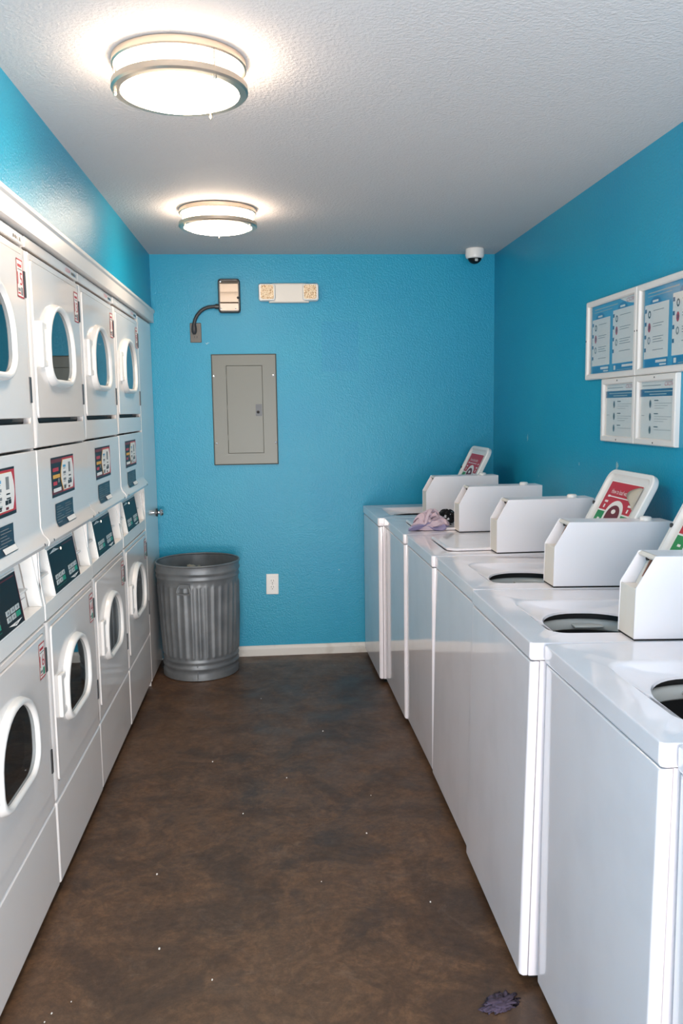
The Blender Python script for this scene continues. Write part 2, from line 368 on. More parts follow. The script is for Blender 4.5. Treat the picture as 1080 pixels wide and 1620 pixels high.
def make_dryer(top_no, low_no, label):
    root = empty('stacked_dryer', (XD, 0, 0), label, 'dryer', 'stacked dryers along the left wall')
    # casing with open front, drums inside
    c = MB(); z0, z1 = .03, 2.04
    c.box(-.72, -.012, .003, .010, z0, z1, M_DRY); c.box(-.72, -.012, .676, .683, z0, z1, M_DRY); c.box(-.72, -.012, .010, .676, z1 - .006, z1, M_DRY)
    c.box(-.72, -.012, .010, .676, z0, z0 + .01, M_DRY); c.box(-.72, -.71, .010, .676, z0 + .01, z1 - .006, M_DRY)
    c.box(-.70, -.04, .012, .674, 0, z0, M_BLACK)
    c.build('casing', root)
    for zc in (1.735, .63):
        d = MB(); d.lathe([(.325, -.025), (.215, -.03), (.215, -.07), (.30, -.09), (.30, -.52), (0, -.53)], (0, .33, zc), M_DRUM, 48, axis='x')
        d.build('drum', root, smooth=40)
    def frame(name, fz0, fz1, dz0, dz1):
        f = MB(); o_ = rr(.003, .683, fz0, fz1, .006, n=9); h_ = rr(.031, .655, dz0, dz1, .018, n=9)
        o2 = rr(.011, .675, fz0 + .003, fz1 - .003, .008, n=9)
        f.loft([P(o_, DF, -.012), P(o_, DF, -.006), P(o2, DF, 0.), P(h_, DF, 0.), P(h_, DF, -.022)], M_DRY)
        f.build(name, root, smooth=50)
    frame('upper_front_frame', 1.418, 1.996, 1.492, 1.976)
    frame('lower_front_frame', .304, .882, .356, .864)
    MB().box(-.03, -.021, .02, .668, 1.45, 1.498, M_BLACK).build('door_gap', root)
    # top strip with a small printed mark
    t = MB(); t.box(-.03, -.001, .003, .683, 2.005, 2.037, M_DRY); ts = t.build('top_panel', root, bevel=.003)
    s = MB(); s.text('CSCSW', .018, .49, 2.014, DF, .0004, M_RED, width=.07, shear=.25)
    for k in range(4): s.rect(.58 + k * .02, .592 + k * .02, 2.013, 2.024, DF, .0004, (M_INK, M_INK, M_DBL, M_GTXT)[k])
    s.build('printed_mark', ts)
    make_door(root, 1.508, 1.974, 1.612, top_no, True)
    make_door(root, .358, .861, .502, low_no, False)
    # middle panel with flared lip
    mp = MB(); prof = [(-.03, 1.412), (-.002, 1.412), (0, 1.408), (0, 1.178), (.006, 1.158), (.020, 1.142), (.024, 1.132), (.021, 1.122), (.004, 1.116), (-.05, 1.114)]
    f2 = lambda a, b, c_: (a, c_, b); mp.prism(prof, f2, .003, .683, M_DRY)
    mpo = mp.build('middle_panel', root, smooth=35)
    for yy in (.055, .64): MB().lathe([(0, .0255), (.004, .0245), (.005, .019)], (0, yy, 1.1325), M_DGREY, 10, axis='x').build('screw', mpo)
    s = MB(); a0, a1, b0, b1 = .150, .458, 1.252, 1.380
    s.rect(a0, a1, b0, b1, DF, .0008, M_INK)
    s.rect(a0 + .003, a1 - .002, b0 + .009, b0 + .022, DF, .0011, M_DRED); s.rect(a0 + .003, a1 - .002, b1 - .018, b1 - .006, DF, .0011, M_DRED)
    s.rect(a1 - .165, a1 - .002, b0 + .010, b1 - .006, DF, .0012, M_RED)
    s.poly([(a0 + .145 + .03 * math.sin(math.pi * k / 8) * -1 , b0 + .014 + (b1 - b0 - .026) * k / 8) for k in range(9)] + [(a1 - .03 + .02 * math.sin(math.pi * k / 8), b1 - .012 - (b1 - b0 - .026) * k / 8) for k in range(9)], DF, .0015, M_YEL)
    s.poly([(a0 + .152 + .03 * math.sin(math.pi * k / 8) * -1 , b0 + .015 + (b1 - b0 - .028) * k / 8) for k in range(9)] + [(a1 - .03 + .02 * math.sin(math.pi * k / 8), b1 - .013 - (b1 - b0 - .028) * k / 8) for k in range(9)], DF, .0018, M_PAPER)
    for k, (mt_, w_) in enumerate(((M_RED, .075), (M_YEL, .09), (M_RED, .05), (M_PAPER, .10))):
        zb = b1 - .046 - k * .022; s.rect(a0 + .018, a0 + .018 + w_, zb, zb + .012, DF, .0013, mt_)
    s.rect(a0 + .078, a0 + .10, b0 + .044, b0 + .058, DF, .0016, M_GTXT)
    for k in range(4):
        zb = b1 - .030 - k * .022; s.rect(a0 + .150, a0 + .186, zb - .008, zb, DF, .0021, (M_SKY, M_GTXT, M_GTXT, M_KEY)[k])
        s.rect(a0 + .150, a0 + .180, zb - .013, zb - .011, DF, .0021, M_GTXT)
    s.rect(a0 + .156, a0 + .180, b0 + .018, b0 + .028, DF, .0021, M_GTXT)
    for k, h_ in enumerate((.034, .004, .004)):
        zb = b1 - .024 - (0, .044, .056)[k]; s.rect(a0 + .224, a0 + .252 + k * .004, zb - h_, zb, DF, .0021, (M_GTXT, M_INK, M_INK)[k])
    s.rect(a0 + .212, a0 + .236, b0 + .030, b0 + .042, DF, .0021, M_INK); s.rect(a0 + .239, a0 + .262, b0 + .031, b0 + .043, DF, .0021, M_INK)
    s.rect(a0 + .214, a0 + .238, b0 + .017, b0 + .024, DF, .0021, M_DRED)
    s.build('instruction_sticker', mpo)
    s = MB(); a0, a1, b0, b1 = .178, .420, 1.156, 1.230
    def bulge(a, b, c): return (c + (.010 * ((1.182 - b) / .026) ** 2 if b < 1.182 else 0), a, b)
    s.add([bulge(a0 + (a1 - a0) * i, b0 + (b1 - b0) * j / 6, .0012) for j in range(7) for i in (0, 1)], [(2 * j, 2 * j + 1, 2 * j + 3, 2 * j + 2) for j in range(6)], M_NAVY)
    for k in range(7):
        zb = b1 - .012 - k * .0085
        s.rect(a0 + .012, a0 + .07 + .03 * (k % 3), zb, zb + .0022, bulge, .0018, M_GTXT); s.rect(a0 + .128, a0 + .18 + .02 * ((k + 1) % 3), zb, zb + .0022, bulge, .0018, M_GTXT)
    s.rect(a0 + .13, a1 - .004, b0 + .002, b0 + .016, bulge, .003, M_PAPER); s.rect(a0 + .16, a1 - .03, b0 + .008, b0 + .0105, bulge, .0034, M_INK)
    s.build('notice_label', mpo)
    # tilted control fascia between the lip and the lower door
    zb_, zt_ = .940, 1.112
    def FA(a, b, c): return (-.002 - .026 * (b - zb_) / (zt_ - zb_) + c, a, b)
    f = MB()
    def slab(a0, a1, b0, b1, c0, c1, mt_=M_PLAS): f.loft([P([(a0, b0), (a1, b0), (a1, b1), (a0, b1)], FA, c0), P([(a0, b0), (a1, b0), (a1, b1), (a0, b1)], FA, c1)], mt_, True, True)
    slab(.121, .486, zb_ - .002, zt_, -.04, 0); slab(.003, .018, zb_, zt_, -.04, 0); slab(.664, .683, zb_, zt_, -.04, 0)
    slab(.018, .121, zb_, zt_, -.05, -.042); slab(.486, .664, zb_, zt_, -.05, -.042)
    slab(.018, .121, 1.094, zt_, -.04, -.002); slab(.486, .664, 1.094, zt_, -.04, -.002)
    slab(.018, .121, 1.014, 1.020, -.042, -.003); slab(.486, .575, 1.010, 1.016, -.042, -.003)
    f.box(-.06, -.001, .003, .683, .888, zb_, M_PLAS)
    fo = f.build('control_fascia', root, bevel=.0015)
    for a0, a1 in ((.022, .056), (.490, .530)): r_ = MB(); r_.loft([P([(a0, 1.022), (a1, 1.022), (a1, 1.092), (a0, 1.092)], FA, -.0415), P([(a0, 1.022), (a1, 1.022), (a1, 1.092), (a0, 1.092)], FA, -.036)], M_BLACK, True, True); r_.build('coin_slot', fo)
    for a0, a1 in ((.03, .115), (.53, .65)): r_ = MB(); r_.rect(a0, a1, .972, .9745, FA, -.0405, M_GTXT); r_.build('return_cup_line', fo)
    cp = MB(); a0, a1, b0, b1 = .130, .474, .945, 1.086
    cp.loft([P([(a0 - .004, b0 - .004), (a1 + .004, b0 - .004), (a1 + .004, b1 + .004), (a0 - .004, b1 + .004)], FA, 0), P([(a0 - .004, b0 - .004), (a1 + .004, b0 - .004), (a1 + .004, b1 + .004), (a0 - .004, b1 + .004)], FA, .003)], M_PAPER, True, True)
    cp.rect(a0, a1, b0, b1, FA, .0036, M_CONTROL)
    A = lambda u: a0 + (a1 - a0) * u
    B = lambda v: b0 + (b1 - b0) * v
    cp.poly([(A(.04), B(.90)), (A(.40), B(.90)), (A(.22), B(.975))], FA, .0041, M_PAPER); cp.poly([(A(.60), B(.10)), (A(.78), B(.03)), (A(.95), B(.10))], FA, .0041, M_PAPER)
    cp.text('TOP', .009, A(.22), B(.913), FA, .0045, M_INK, align='CENTER'); cp.text('LOWER', .007, A(.78), B(.055), FA, .0045, M_INK, align='CENTER')
    cp.rect(A(.52), A(.95), B(.93), B(.955), FA, .0041, M_DRED); cp.rect(A(.985), A(1.), B(.0), B(1.), FA, .0041, M_DRED)
    cp.rect(A(.08), A(.44), B(.10), B(.108), FA, .0041, M_TEAL)
    cpo = cp.build('control_panel', fo)
    for uu, vv in ((.10, .16), (.60, .17)):
        for i in range(3):
            for j in range(2):
                k = MB(); u0 = uu + i * .118; v0 = vv + j * .125; ok = (i == 2 and j == 0)
                k.loft([P([(A(u0), B(v0)), (A(u0 + .095), B(v0)), (A(u0 + .095), B(v0 + .10)), (A(u0), B(v0 + .10))], FA, c_) for c_ in (.0036, .0046)], M_TEAL if ok else M_KEY, True, True)
                k.rect(A(u0 + .03), A(u0 + .065), B(v0 + .03), B(v0 + .07), FA, .0049, M_GTXT if not ok else M_TEAL)
                k.build('key', fo)
    MB().lathe([(0, .006), (.004, .005), (.005, .003)], (FA(0, B(.88), 0)[0], A(.47), B(.88)), M_GLARE, 12, axis='x').build('glare_dot', fo)  # glowing dot that paints the white glare on the control panel
    # kick panel
    MB().box(-.05, 0, .003, .683, .03, .300, M_DRY).build('kick_panel', root, bevel=.008, seg=3)
    return root
dryers = []
for k, (a, b, lab) in enumerate((('15', '16', 'white stacked dryer numbered 15 over 16, cut off by the left edge of the photo'),
                                 ('13', '14', 'white stacked dryer numbered 13 over 14, second nearest in the left row'),
                                 ('11', '12', 'white stacked dryer third from the camera, between the one numbered 14 and the last'),
                                 ('9', '10', 'white stacked dryer farthest away, next to the white door and the metal trash can'))):
    d = make_dryer(a, b, lab); d.location = (XD + (0, .002, .001, .003)[k], 1.934 + k * .686, (0, 0, .002, .004)[k]); dryers.append(d)

# ------------------------------------------------------------------ top-loading washers
WWID = .632
def make_washer(i, label, lid_open, wd=WWID, peeled=False, depth=.672, tilt=0.):
    root = empty('washing_machine', (0, 0, 0), label, 'washer', 'top-loading washers along the right wall')
    up_ = lambda a, b, c_: (a, b, c_)
    c = MB(); co, ci = rr(.024, depth, .003, wd - .003, .004, n=2), rr(.029, depth - .005, .008, wd - .008, .004, n=2)
    c.loft([P(co, up_, .028), P(co, up_, .884), P(ci, up_, .884), P(ci, up_, .034)], M_ENAM, True, True); c.build('cabinet', root, smooth=40)
    f = MB(); f.loft([P(rr(.0035, wd - .0035, .028, .883, .002, n=2), lambda a, b, c_: (c_, a, b), .022), P(rr(.0035, wd - .0035, .028, .883, .002, n=2), lambda a, b, c_: (c_, a, b), .011),
                      P(rr(.008, wd - .008, .030, .881, .003, n=2), lambda a, b, c_: (c_, a, b), .003), P(rr(.016, wd - .016, .036, .877, .004, n=2), lambda a, b, c_: (c_, a, b), 0.)], M_ENAM, True, True)
    f.build('front_panel', root, smooth=60)
    for fx, fy in ((.05, .05), (.05, wd - .05), (depth - .05, .05), (depth - .05, wd - .05)):
        fb = fx * math.sin(math.radians(tilt))
        MB().lathe([(.0, fb), (.018, fb), (.018, fb + .006), (.008, fb + .008), (.008, .030)], (fx, fy, 0), M_BLACK, 14).build('foot', root)
    # top with funnel-shaped wash opening
    up_ = lambda a, b, c_: (a, b, c_)
    L = [P(rr(.0, depth, .0, wd, .010, n=9), up_, .887), P(rr(-.003, depth, -.001, wd + .001, .012, n=9), up_, .893), P(rr(-.003, depth, -.001, wd + .001, .012, n=9), up_, .928),
         P(rr(-.0015, depth - .0015, .0005, wd - .0005, .012, n=9), up_, .9312), P(rr(.002, depth - .004, .004, wd - .004, .012, n=9), up_, .932),
         P(rr(.080, .482, .090, .486, .05, n=9), up_, .932), P(rr(.088, .474, .095, .474, .05, n=9), up_, .926), P(rr(.104, .46, .100, .468, .08, n=9), up_, .912),
         P(rr(.126, .446, .114, .458, (.14, .17), (.10, .07), n=9), up_, .905), P(rr(.130, .442, .118, .454, (.14, .17), (.10, .07), n=9), up_, .902), P(rr(.132, .440, .120, .452, (.14, .17), (.10, .07), n=9), up_, .896)]
    t = MB(); t.loft(L, M_ENAM); t.build('top_panel', root, smooth=35)
    cx, cy = .29, .285
    b = MB(); b.lathe([(.232, .883), (.225, .86), (.215, .852), (.20, .845), (.20, .50), (.18, .47), (0, .465)], (cx, cy, 0), M_DRUM, 56); tub = b.build('wash_tub', root, smooth=40)
    b = MB(); b.lathe([(.199, .872), (.190, .874), (.182, .868), (.180, .846), (.184, .840), (.199, .840)], (cx, cy, 0), M_RING, 56); b.build('balance_ring', tub, smooth=60)
    b = MB(); b.lathe([(.0, .80), (.026, .80), (.034, .785), (.040, .70), (.060, .60), (.13, .50), (.15, .48)], (cx, cy, 0), M_RING, 32); b.build('agitator', tub, smooth=50)
    b = MB(); b.box(.27, .36, .43, .475, .854, .862, M_RING); b.build('dispenser_tab', tub, bevel=.003)
    # coin housing
    y0, y1, x0, x1, x2, zb, zc, zt = .003, .106, .265, .312, depth - .004, .937, 1.068, 1.150
    h = MB(); fx = lambda a, b_, c_: (a, c_, b_)
    prof = [(x0, zb), (x2, zb), (x2, zt), (x1, zt), (x0, zc)]
    h.prism(prof, fx, y0, y0 + .005, M_HOUS); h.prism(prof, fx, y1 - .005, y1, M_HOUS)
    h.box(x0 + .001, x0 + .006, y0 + .005, y1 - .005, zb, zc - .002, M_CREAM)
    h.box(x1 + .004, x2, y0 + .005, y1 - .005, zt - .006, zt, M_HOUS)
    h.box(x2 - .005, x2, y0 + .005, y1 - .005, zb, zt - .006, M_HOUS)
    # the recessed slanting coin face
    h.prism([(x0 + .006, zc - .004), (x0 + .040, zc - .004), (x1 + .030, zt - .008), (x1 + .036, zt - .008), (x0 + .046, zc - .012), (x0 + .006, zc - .010)], fx, y0 + .005, y1 - .005, M_CREAM)
    # header under the top edge
    h.prism([(x1 - .004, zt - .007), (x1 + .004, zt), (x1 + .010, zt), (x1 + .002, zt - .014)], fx, y0 + .005, y1 - .005, M_CREAM)
    ho = h.build('coin_housing', root, bevel=.0012)
    s = MB(); s.prism([(x1 - .002, zt - .066), (x1 + .002, zt - .068), (x1 + .027, zt - .014), (x1 + .022, zt - .012)], fx, y0 + .006, y0 + .036, M_BLACK)
    s.build('coin_slot', ho)
    s = MB(); s.prism([(x1 - .016, zt - .058), (x1 + .004, zt - .060), (x1 + .026, zt - .012), (x1 + .004, zt - .012)], fx, y0 + .036, y0 + .041, M_COPPER); s.build('coin_guide', ho)
    s = MB()
    s.lathe([(.0, .0005), (.006, 0), (.006, .01)], (x1 - .0005, y0 + .052, zt - .013), M_BLACK, 12, axis='x'); s.build('lock', ho)
    MB().box(x0 + .002, x2 - .002, y0 + .002, y1 - .002, .9325, zb, M_BLACK).build('base_gap_strip', ho)  # thin black strip in the gap under the coin housing
    s = MB(); s.lathe([(.020, 0), (.020, .008), (.016, .012), (0, .013)], (x2 - .075, (y0 + y1) / 2, zt), M_PLAS, 20); s.build('top_cap', ho, smooth=50)
    # lid (built flat in its own frame: a from the hinge to the free edge, b across, c away from the opening)
    ln, w0, w1 = .392, .092, .484
    hx, hz = .478, .941
    if lid_open:
        th = math.radians(26.5); av = Vector((math.sin(th), 0, math.cos(th))); cv = Vector((math.cos(th), 0, -math.sin(th)))
    else:
        av = Vector((-1, 0, 0)); cv = Vector((0, 0, 1))
    def LF(a, b_, c_):
        p = Vector((hx, 0, hz)) + av * a + cv * c_; return (p.x, b_, p.z)
    def ll(a0, a1, b0, b1, r): return rr(a0, a1, b0, b1, (r, r), (.012, .012), n=6)
    def lidloop(ins, c_):
        # corner radii are large at the free end (high a)
        a1, b0, b1 = ln - ins, w0 + ins, w1 - ins; r = .045 - ins * .6
        pts = []
        for (ca, cb, r_, t0) in ((a1 - r, b1 - r, r, 0), (ins + .012, b1 - .012, .012, 90), (ins + .012, b0 + .012, .012, 180), (a1 - r, b0 + r, r, 270)):
            for k in range(8):
                t = math.radians(t0 + 90 * k / 7); pts.append((ca + r_ * math.cos(t), cb + r_ * math.sin(t)))
        return P(pts, LF, c_)
    l = MB(); l.loft([lidloop(.010, .016), lidloop(.003, .014), lidloop(0, .008), lidloop(0, -.006), lidloop(.004, -.010), lidloop(.018, -.010), lidloop(.024, -.003), lidloop(.034, 0.)] if lid_open else
                     [lidloop(.012, .004), lidloop(.004, .003), lidloop(0, .0), lidloop(0, -.007), lidloop(.004, -.008)], M_PLAS if lid_open else M_ENAM, True, True)
    lid = l.build('lid', root, smooth=35)
    if lid_open:
        for (aa, b_) in ((.245, w1 - .010), (.135, w0 + .018)):
            p = LF(aa, b_, -.012); MB().lathe([(0, -.003), (.007, -.002), (.007, .004)], p, M_DGREY, 14, axis='x').build('bumper', lid)
        for b_ in (w0 + .02, w1 - .05):
            MB().box(hx - .02, hx + .02, b_, b_ + .03, .928, .950, M_PLAS).build('hinge', lid, bevel=.003)
        # printed instruction sticker on the underside; u runs left to right as read, from the far side towards the camera
        W_, = (w1 - w0,)
        def S(u, v, c_): return LF(v, w1 - u, -c_)
        s = MB(); u0, u1, v0, v1 = .055, W_ - .068, .004, .345; c0 = .0012; vm = .228
        s.rect(u0 - .004, u1 + .004, v0 - .003, v1 + .004, S, c0, M_PAPER)
        s.rect(u0, u1, vm + .003, v1, S, c0 + .0005, M_RED); s.rect(u0, u1, v0, vm - .003, S, c0 + .0005, M_GREEN)
        s.text('How to load washer', .026, u0 + .040, v1 - .046, S, c0 + .001, M_PAPER, width=.165)
        s.rect(u0 + .036, u0 + .205, v1 - .060, v1 - .056, S, c0 + .001, M_PAPER)
        uc = (u0 + u1) / 2 + .004
        def arch(r, b_, hgt, mt_, c_):
            s.poly([(uc + r, b_), *[(uc + r * math.cos(t), hgt + r * .75 * math.sin(t)) for t in [math.pi * q / 14 for q in range(15)]], (uc - r, b_)], S, c_, mt_)
        arch(.072, v0, .222, M_PAPER, c0 + .0010); arch(.055, v0, .216, M_DRED, c0 + .0015)
        s.poly([(uc + .018 * math.cos(t), .232 + .009 * math.sin(t)) for t in [math.pi * q / 8 for q in range(16)]], S, c0 + .002, M_PAPER)
        for q, mt_ in enumerate((M_GTXT, M_GREEN, M_RED, M_SKY)): s.rect(uc - .054 + q * .027, uc - .030 + q * .027, .02, .200 - .008 * (q % 2), S, c0 + .002, mt_)
        for sgn in (-1, 1):
            for q in range(3):
                uu = uc + sgn * .102; s.rect(uu - (.010, .014, .006)[q], uu + (.010, .014, .006)[q], .283 - q * .022, .291 - q * .022 + (.006 if q == 2 else 0), S, c0 + .001, M_PAPER)
            s.rect(uc + sgn * .100 - .010, uc + sgn * .100 + .010, .19, .198, S, c0 + .001, M_PAPER)
        s.build('lid_sticker', lid)
        if peeled:
            q = MB(); n_ = 8; vs = []
            for i_ in range(n_ + 1):
                t = i_ / n_; b0_ = u1 + .006
                for jj, rr_ in enumerate((0, .5, 1)):
                    vv = v1 - .006 - .085 * t; dep = .055 * math.sin(math.pi * min(1, t * 1.05 + .12)) * rr_
                    vs.append(S(b0_ - dep, vv, c0 + .003 + .022 * math.sin(math.pi * rr_ * .6) * math.sin(math.pi * (t * .9 + .05))))
            q.add(vs, [(3 * i_ + j_, 3 * i_ + j_ + 1, 3 * i_ + j_ + 4, 3 * i_ + j_ + 3) for i_ in range(n_) for j_ in range(2)], M_SCRAP)
            pc = q.build('peeled_corner', lid, smooth=60); md = pc.modifiers.new('solid', 'SOLIDIFY'); md.thickness = .0006
    else:
        for b_ in (w0 + .02, w1 - .05): MB().box(hx - .004, hx + .016, b_, b_ + .03, .930, .944, M_PLAS).build('hinge', lid, bevel=.003)
    return root
WS = [  # near-edge Y, front X at near edge, front X at far edge, tilt, open
    (4.562, .556, .540, 0, True, 'white top-loading washer in the far corner against the blue back wall, lid open', {}),
    (3.935, .600, .590, 0, False, 'white top-loading washer with closed lid and the bunched clothes lying on it', {}),
    (3.330, .622, .612, 0, False, 'white top-loading washer with closed bare lid, third from the back wall', {}),
    (2.690, .622, .617, 1.2, True, 'white top-loading washer with raised lid whose red sticker has a peeling corner', {'peeled': True}),
    (2.042, .611, .611, 1.4, True, 'white top-loading washer whose full-height side edge shows, second nearest of the big ones', {}),
    (1.385, .654, .650, .8, True, 'nearest big white top-loading washer, lid open, opening cut by the right edge', {}),
    (.740, .690, .690, 0, False, 'white washer of which only a sliver shows at the lower right edge', {})]
washers = []
for i, (y, x0, x1, ti, op, lab, kw) in enumerate(WS):
    wdt = (.624, .622, .600, .635, .640, .640, .636)[i]
    r = make_washer(i, lab, op, wd=wdt, depth=.672 if i < 5 else .655, tilt=ti, **kw)
    r.location = (x0, y, 0); r.rotation_euler = (0, math.radians(ti), math.atan2(x0 - x1, wdt)); washers.append(r)

# ------------------------------------------------------------------ ceiling lights
def make_light(x, y, label, rot=0.):
    r = empty('ceiling_light', (x, y, H), label, 'ceiling light', 'flush ceiling lights', rot)
    n = 72
    b = MB(); b.lathe([(0, -.001), (.168, -.001), (.175, -.004), (.176, -.020), (.172, -.024), (.160, -.024), (.158, -.006), (0, -.006)], (0, 0, 0), M_NICK, n); b.build('top_ring', r, smooth=40)
    b = MB(); b.lathe([(.158, -.060), (.172, -.060), (.178, -.063), (.179, -.078), (.174, -.083), (.156, -.084), (.153, -.078), (.157, -.064)] + [(.158, -.060)], (0, 0, 0), M_NICK, n); b.build('bottom_ring', r, smooth=40)
    b = MB(); b.lathe([(.155, -.010), (.162, -.030), (.161, -.056), (.154, -.062), (.1525, -.080), (.135, -.091), (.10, -.099), (.05, -.104), (0, -.105)], (0, 0, 0), M_LAMP, n); b.build('diffuser', r, smooth=60)
    for k in range(3):
        t = 2 * math.pi * k / 3; px, py = .169 * math.cos(t), .169 * math.sin(t)
        p = MB(); p.lathe([(.0025, -.018), (.0025, -.064)], (px, py, 0), M_NICK, 10); p.lathe([(.003, -.080), (.005, -.084), (.005, -.092), (.002, -.097), (0, -.0975)], (px, py, 0), M_NICK, 12)
        p.build('post', r, smooth=50)
    return r
make_light(-.225, 2.40, 'large round flush ceiling light with two nickel rings, nearest the camera', math.radians(66))
make_light(-.232, 4.075, 'round flush ceiling light with nickel rings farther back, near the back wall', math.radians(92))

# ------------------------------------------------------------------ dome camera
c = empty('security_camera', (1.195, 5.04, H), 'small white dome security camera on the ceiling in the right back corner', 'security camera')
b = MB(); b.lathe([(0, 0), (.052, 0), (.055, -.004), (.055, -.038), (.050, -.052), (.043, -.056), (.040, -.050), (0, -.048)], (0, 0, 0), M_PLAS, 40); b.build('housing', c, smooth=40)
b = MB(); b.lathe([(.040 * math.cos(t), -.050 - .036 * math.sin(t)) for t in [math.pi / 2 * q / 8 for q in range(9)]], (0, 0, 0), M_CONTROL, 32); b.build('dome', c, smooth=70)
b = MB(); b.box(-.008, .010, -.043, -.036, -.076, -.060, M_KEY); b.build('lens', c, bevel=.003)

# ------------------------------------------------------------------ fittings on the back wall
def BW(x0, z0, y=YB): return lambda a, b, c_: (x0 + a, y - c_, z0 + b)
F = BW(0, 0)
e = empty('emergency_light', (.11, YB, 2.21), 'cream twin-head emergency light high on the blue back wall', 'emergency light')
G = lambda a, b, c_: (a - .11, -c_, b - 2.21)
b = MB(); b.loft([P([(-.01, 2.155), (.23, 2.155), (.215, 2.268), (.01, 2.268)], G, 0), P([(-.01, 2.155), (.23, 2.155), (.215, 2.268), (.01, 2.268)], G, .030), P([(.012, 2.162), (.208, 2.162), (.198, 2.262), (.025, 2.262)], G, .036)], M_CREAM, True, True)
b.build('body', e, bevel=.003)
for x0, x1 in ((-.069, .030), (.190, .286)):
    b = MB(); b.loft([P(rr(x0, x1, 2.164, 2.264, .016), G, .004), P(rr(x0, x1, 2.164, 2.264, .016), G, .046), P(rr(x0 + .005, x1 - .005, 2.169, 2.259, .013), G, .052)], M_PLAS, True, True)
    h = b.build('lamp_head', e, smooth=40)
    b = MB(); lx0, lx1 = (x0 + .012, x1 - .010) if x0 < 0 else (x0 + .008, x1 - .014)
    b.loft([P(rr(lx0, lx1, 2.174, 2.256, .01), G, .050), P(rr(lx0, lx1, 2.174, 2.256, .01), G, .055)], M_LED, True, True); lens = b.build('lens', h)
    b = MB()
    for i in range(6):
        for j in range(6):
            cx_, cz_ = lx0 + (lx1 - lx0) * (i + .5) / 6, 2.174 + .082 * (j + .5) / 6; b.lathe([(.0055, -.0548), (.0035, -.0565), (0, -.0575)], (cx_ - .11, 0, cz_ - 2.21), M_LED, 8, axis='y')
    b.build('facets', h, smooth=60)
e = empty('junction_box', (-.242, YB, 2.195), 'metal covered junction box with dark rounded edge, high on the back wall', 'electrical box')
G = lambda a, b, c_: (a + .242, -c_, b - 2.195)
b = MB(); b.loft([P(rr(-.306, -.178, 2.098, 2.292, .016), G, 0), P(rr(-.306, -.178, 2.098, 2.292, .016), G, .044), P(rr(-.301, -.183, 2.103, 2.287, .014), G, .049), P(rr(-.297, -.187, 2.108, 2.282, .010), G, .049), P(rr(-.297, -.187, 2.108, 2.282, .010), G, .044)], M_DGREY, True, True)
b.build('box_rim', e, smooth=40)
b = MB(); wv = [(2.110, .046), (2.150, .050), (2.156, .044), (2.158, .052), (2.19, .0535), (2.215, .053), (2.219, .051), (2.240, .0535), (2.262, .0525), (2.264, .0535), (2.280, .047)]
vs = [G(x, z_, c_) for z_, c_ in wv for x in (-.295, -.189)]; b.add(vs, [(2 * k, 2 * k + 1, 2 * k + 3, 2 * k + 2) for k in range(len(wv) - 1)], mat('worn_steel_cover', (150, 138, 126), .42, metal=.9))
b.build('cover_plate', e, smooth=50)
for sx, sz in ((-.290, 2.276), (-.290, 2.118), (-.205, 2.116)):
    b = MB(); b.lathe([(0, -.0565), (.004, -.0555), (.004, -.046)], (sx + .242, 0, sz - 2.195), M_CHROME, 12, axis='y'); b.build('screw', e)
b = MB(); b.lathe([(0, -.060), (.007, -.058), (.007, -.045)], (-.190 + .242, 0, 2.182 - 2.195), M_BLACK, 14, axis='y'); b.build('latch', e)
e = empty('outlet_plate', (-.447, YB, 1.985), 'brown-grey outlet plate where the black cable plugs in, upper left of back wall', 'outlet')
G = lambda a, b, c_: (a + .447, -c_, b - 1.985)
M_BRN = mat('brown_grey_plate', (98, 94, 88), .4)
M_CABLE = mat('dark_grey_cable', (50, 50, 53), .5)
b = MB(); b.loft([P(rr(-.481, -.414, 1.928, 2.043, .004), G, 0), P(rr(-.481, -.414, 1.928, 2.043, .004), G, .003), P(rr(-.478, -.417, 1.931, 2.040, .004), G, .006)], M_BRN, True, True); b.build('plate', e)
b = MB(); b.loft([P(rr(-.464, -.431, 1.945, 2.020, .006), G, .006), P(rr(-.464, -.431, 1.945, 2.020, .006), G, .008)], M_BRN, True, True)
for sx in (-.456, -.442): b.box(sx + .447, sx + .450, -.0086, -.008, 1.955 - 1.985, 1.966 - 1.985, M_BLACK)
b.build('socket', e)
e = empty('power_cable', (-.454, YB, 2.0), 'black cable bending from the metal junction box down to the brown outlet plate', 'cable')
pts = [(-.309, 2.134), (-.325, 2.135), (-.343, 2.134), (-.368, 2.131), (-.392, 2.122), (-.413, 2.108), (-.433, 2.086), (-.446, 2.062), (-.452, 2.04), (-.453, 2.025)]
b = MB(); b.tube([(x + .454, -.026, z_ - 2.0) for x, z_ in pts], .0105, M_CABLE, 14); b.build('cord', e, smooth=60)
b = MB(); b.tube([(-.306 + .454, -.026, .134), (-.326 + .454, -.026, .135)], .015, M_DGREY, 16); b.build('fitting', e, smooth=40)
b = MB(); b.tube([(0, -.028, .035), (0, -.028, .022), (0, -.026, .005), (0, -.024, -.012), (0, -.018, -.020)], [.011, .014, .016, .015, .010], M_CABLE, 16); b.build('plug', e, smooth=50)
e = empty('breaker_panel', (-.168, YB, 1.196), 'grey metal electrical breaker panel in the middle left of the back wall', 'electrical panel')
G = lambda a, b, c_: (a, -c_, b)
b = MB(); A0, A1, B1 = -.194, .194, .662
b.loft([P([(A0, 0), (A1, 0), (A1, B1), (A0, B1)], G, 0), P([(A0, 0), (A1, 0), (A1, B1), (A0, B1)], G, .014), P([(A0 + .006, .006), (A1 - .006, .006), (A1 - .006, B1 - .006), (A0 + .006, B1 - .006)], G, .019),
        P([(-.106, .070), (.108, .070), (.108, .594), (-.106, .594)], G, .019), P([(-.106, .070), (.108, .070), (.108, .594), (-.106, .594)], G, .012)], M_GREY, True, True)
b.build('panel_frame', e, bevel=.0012)
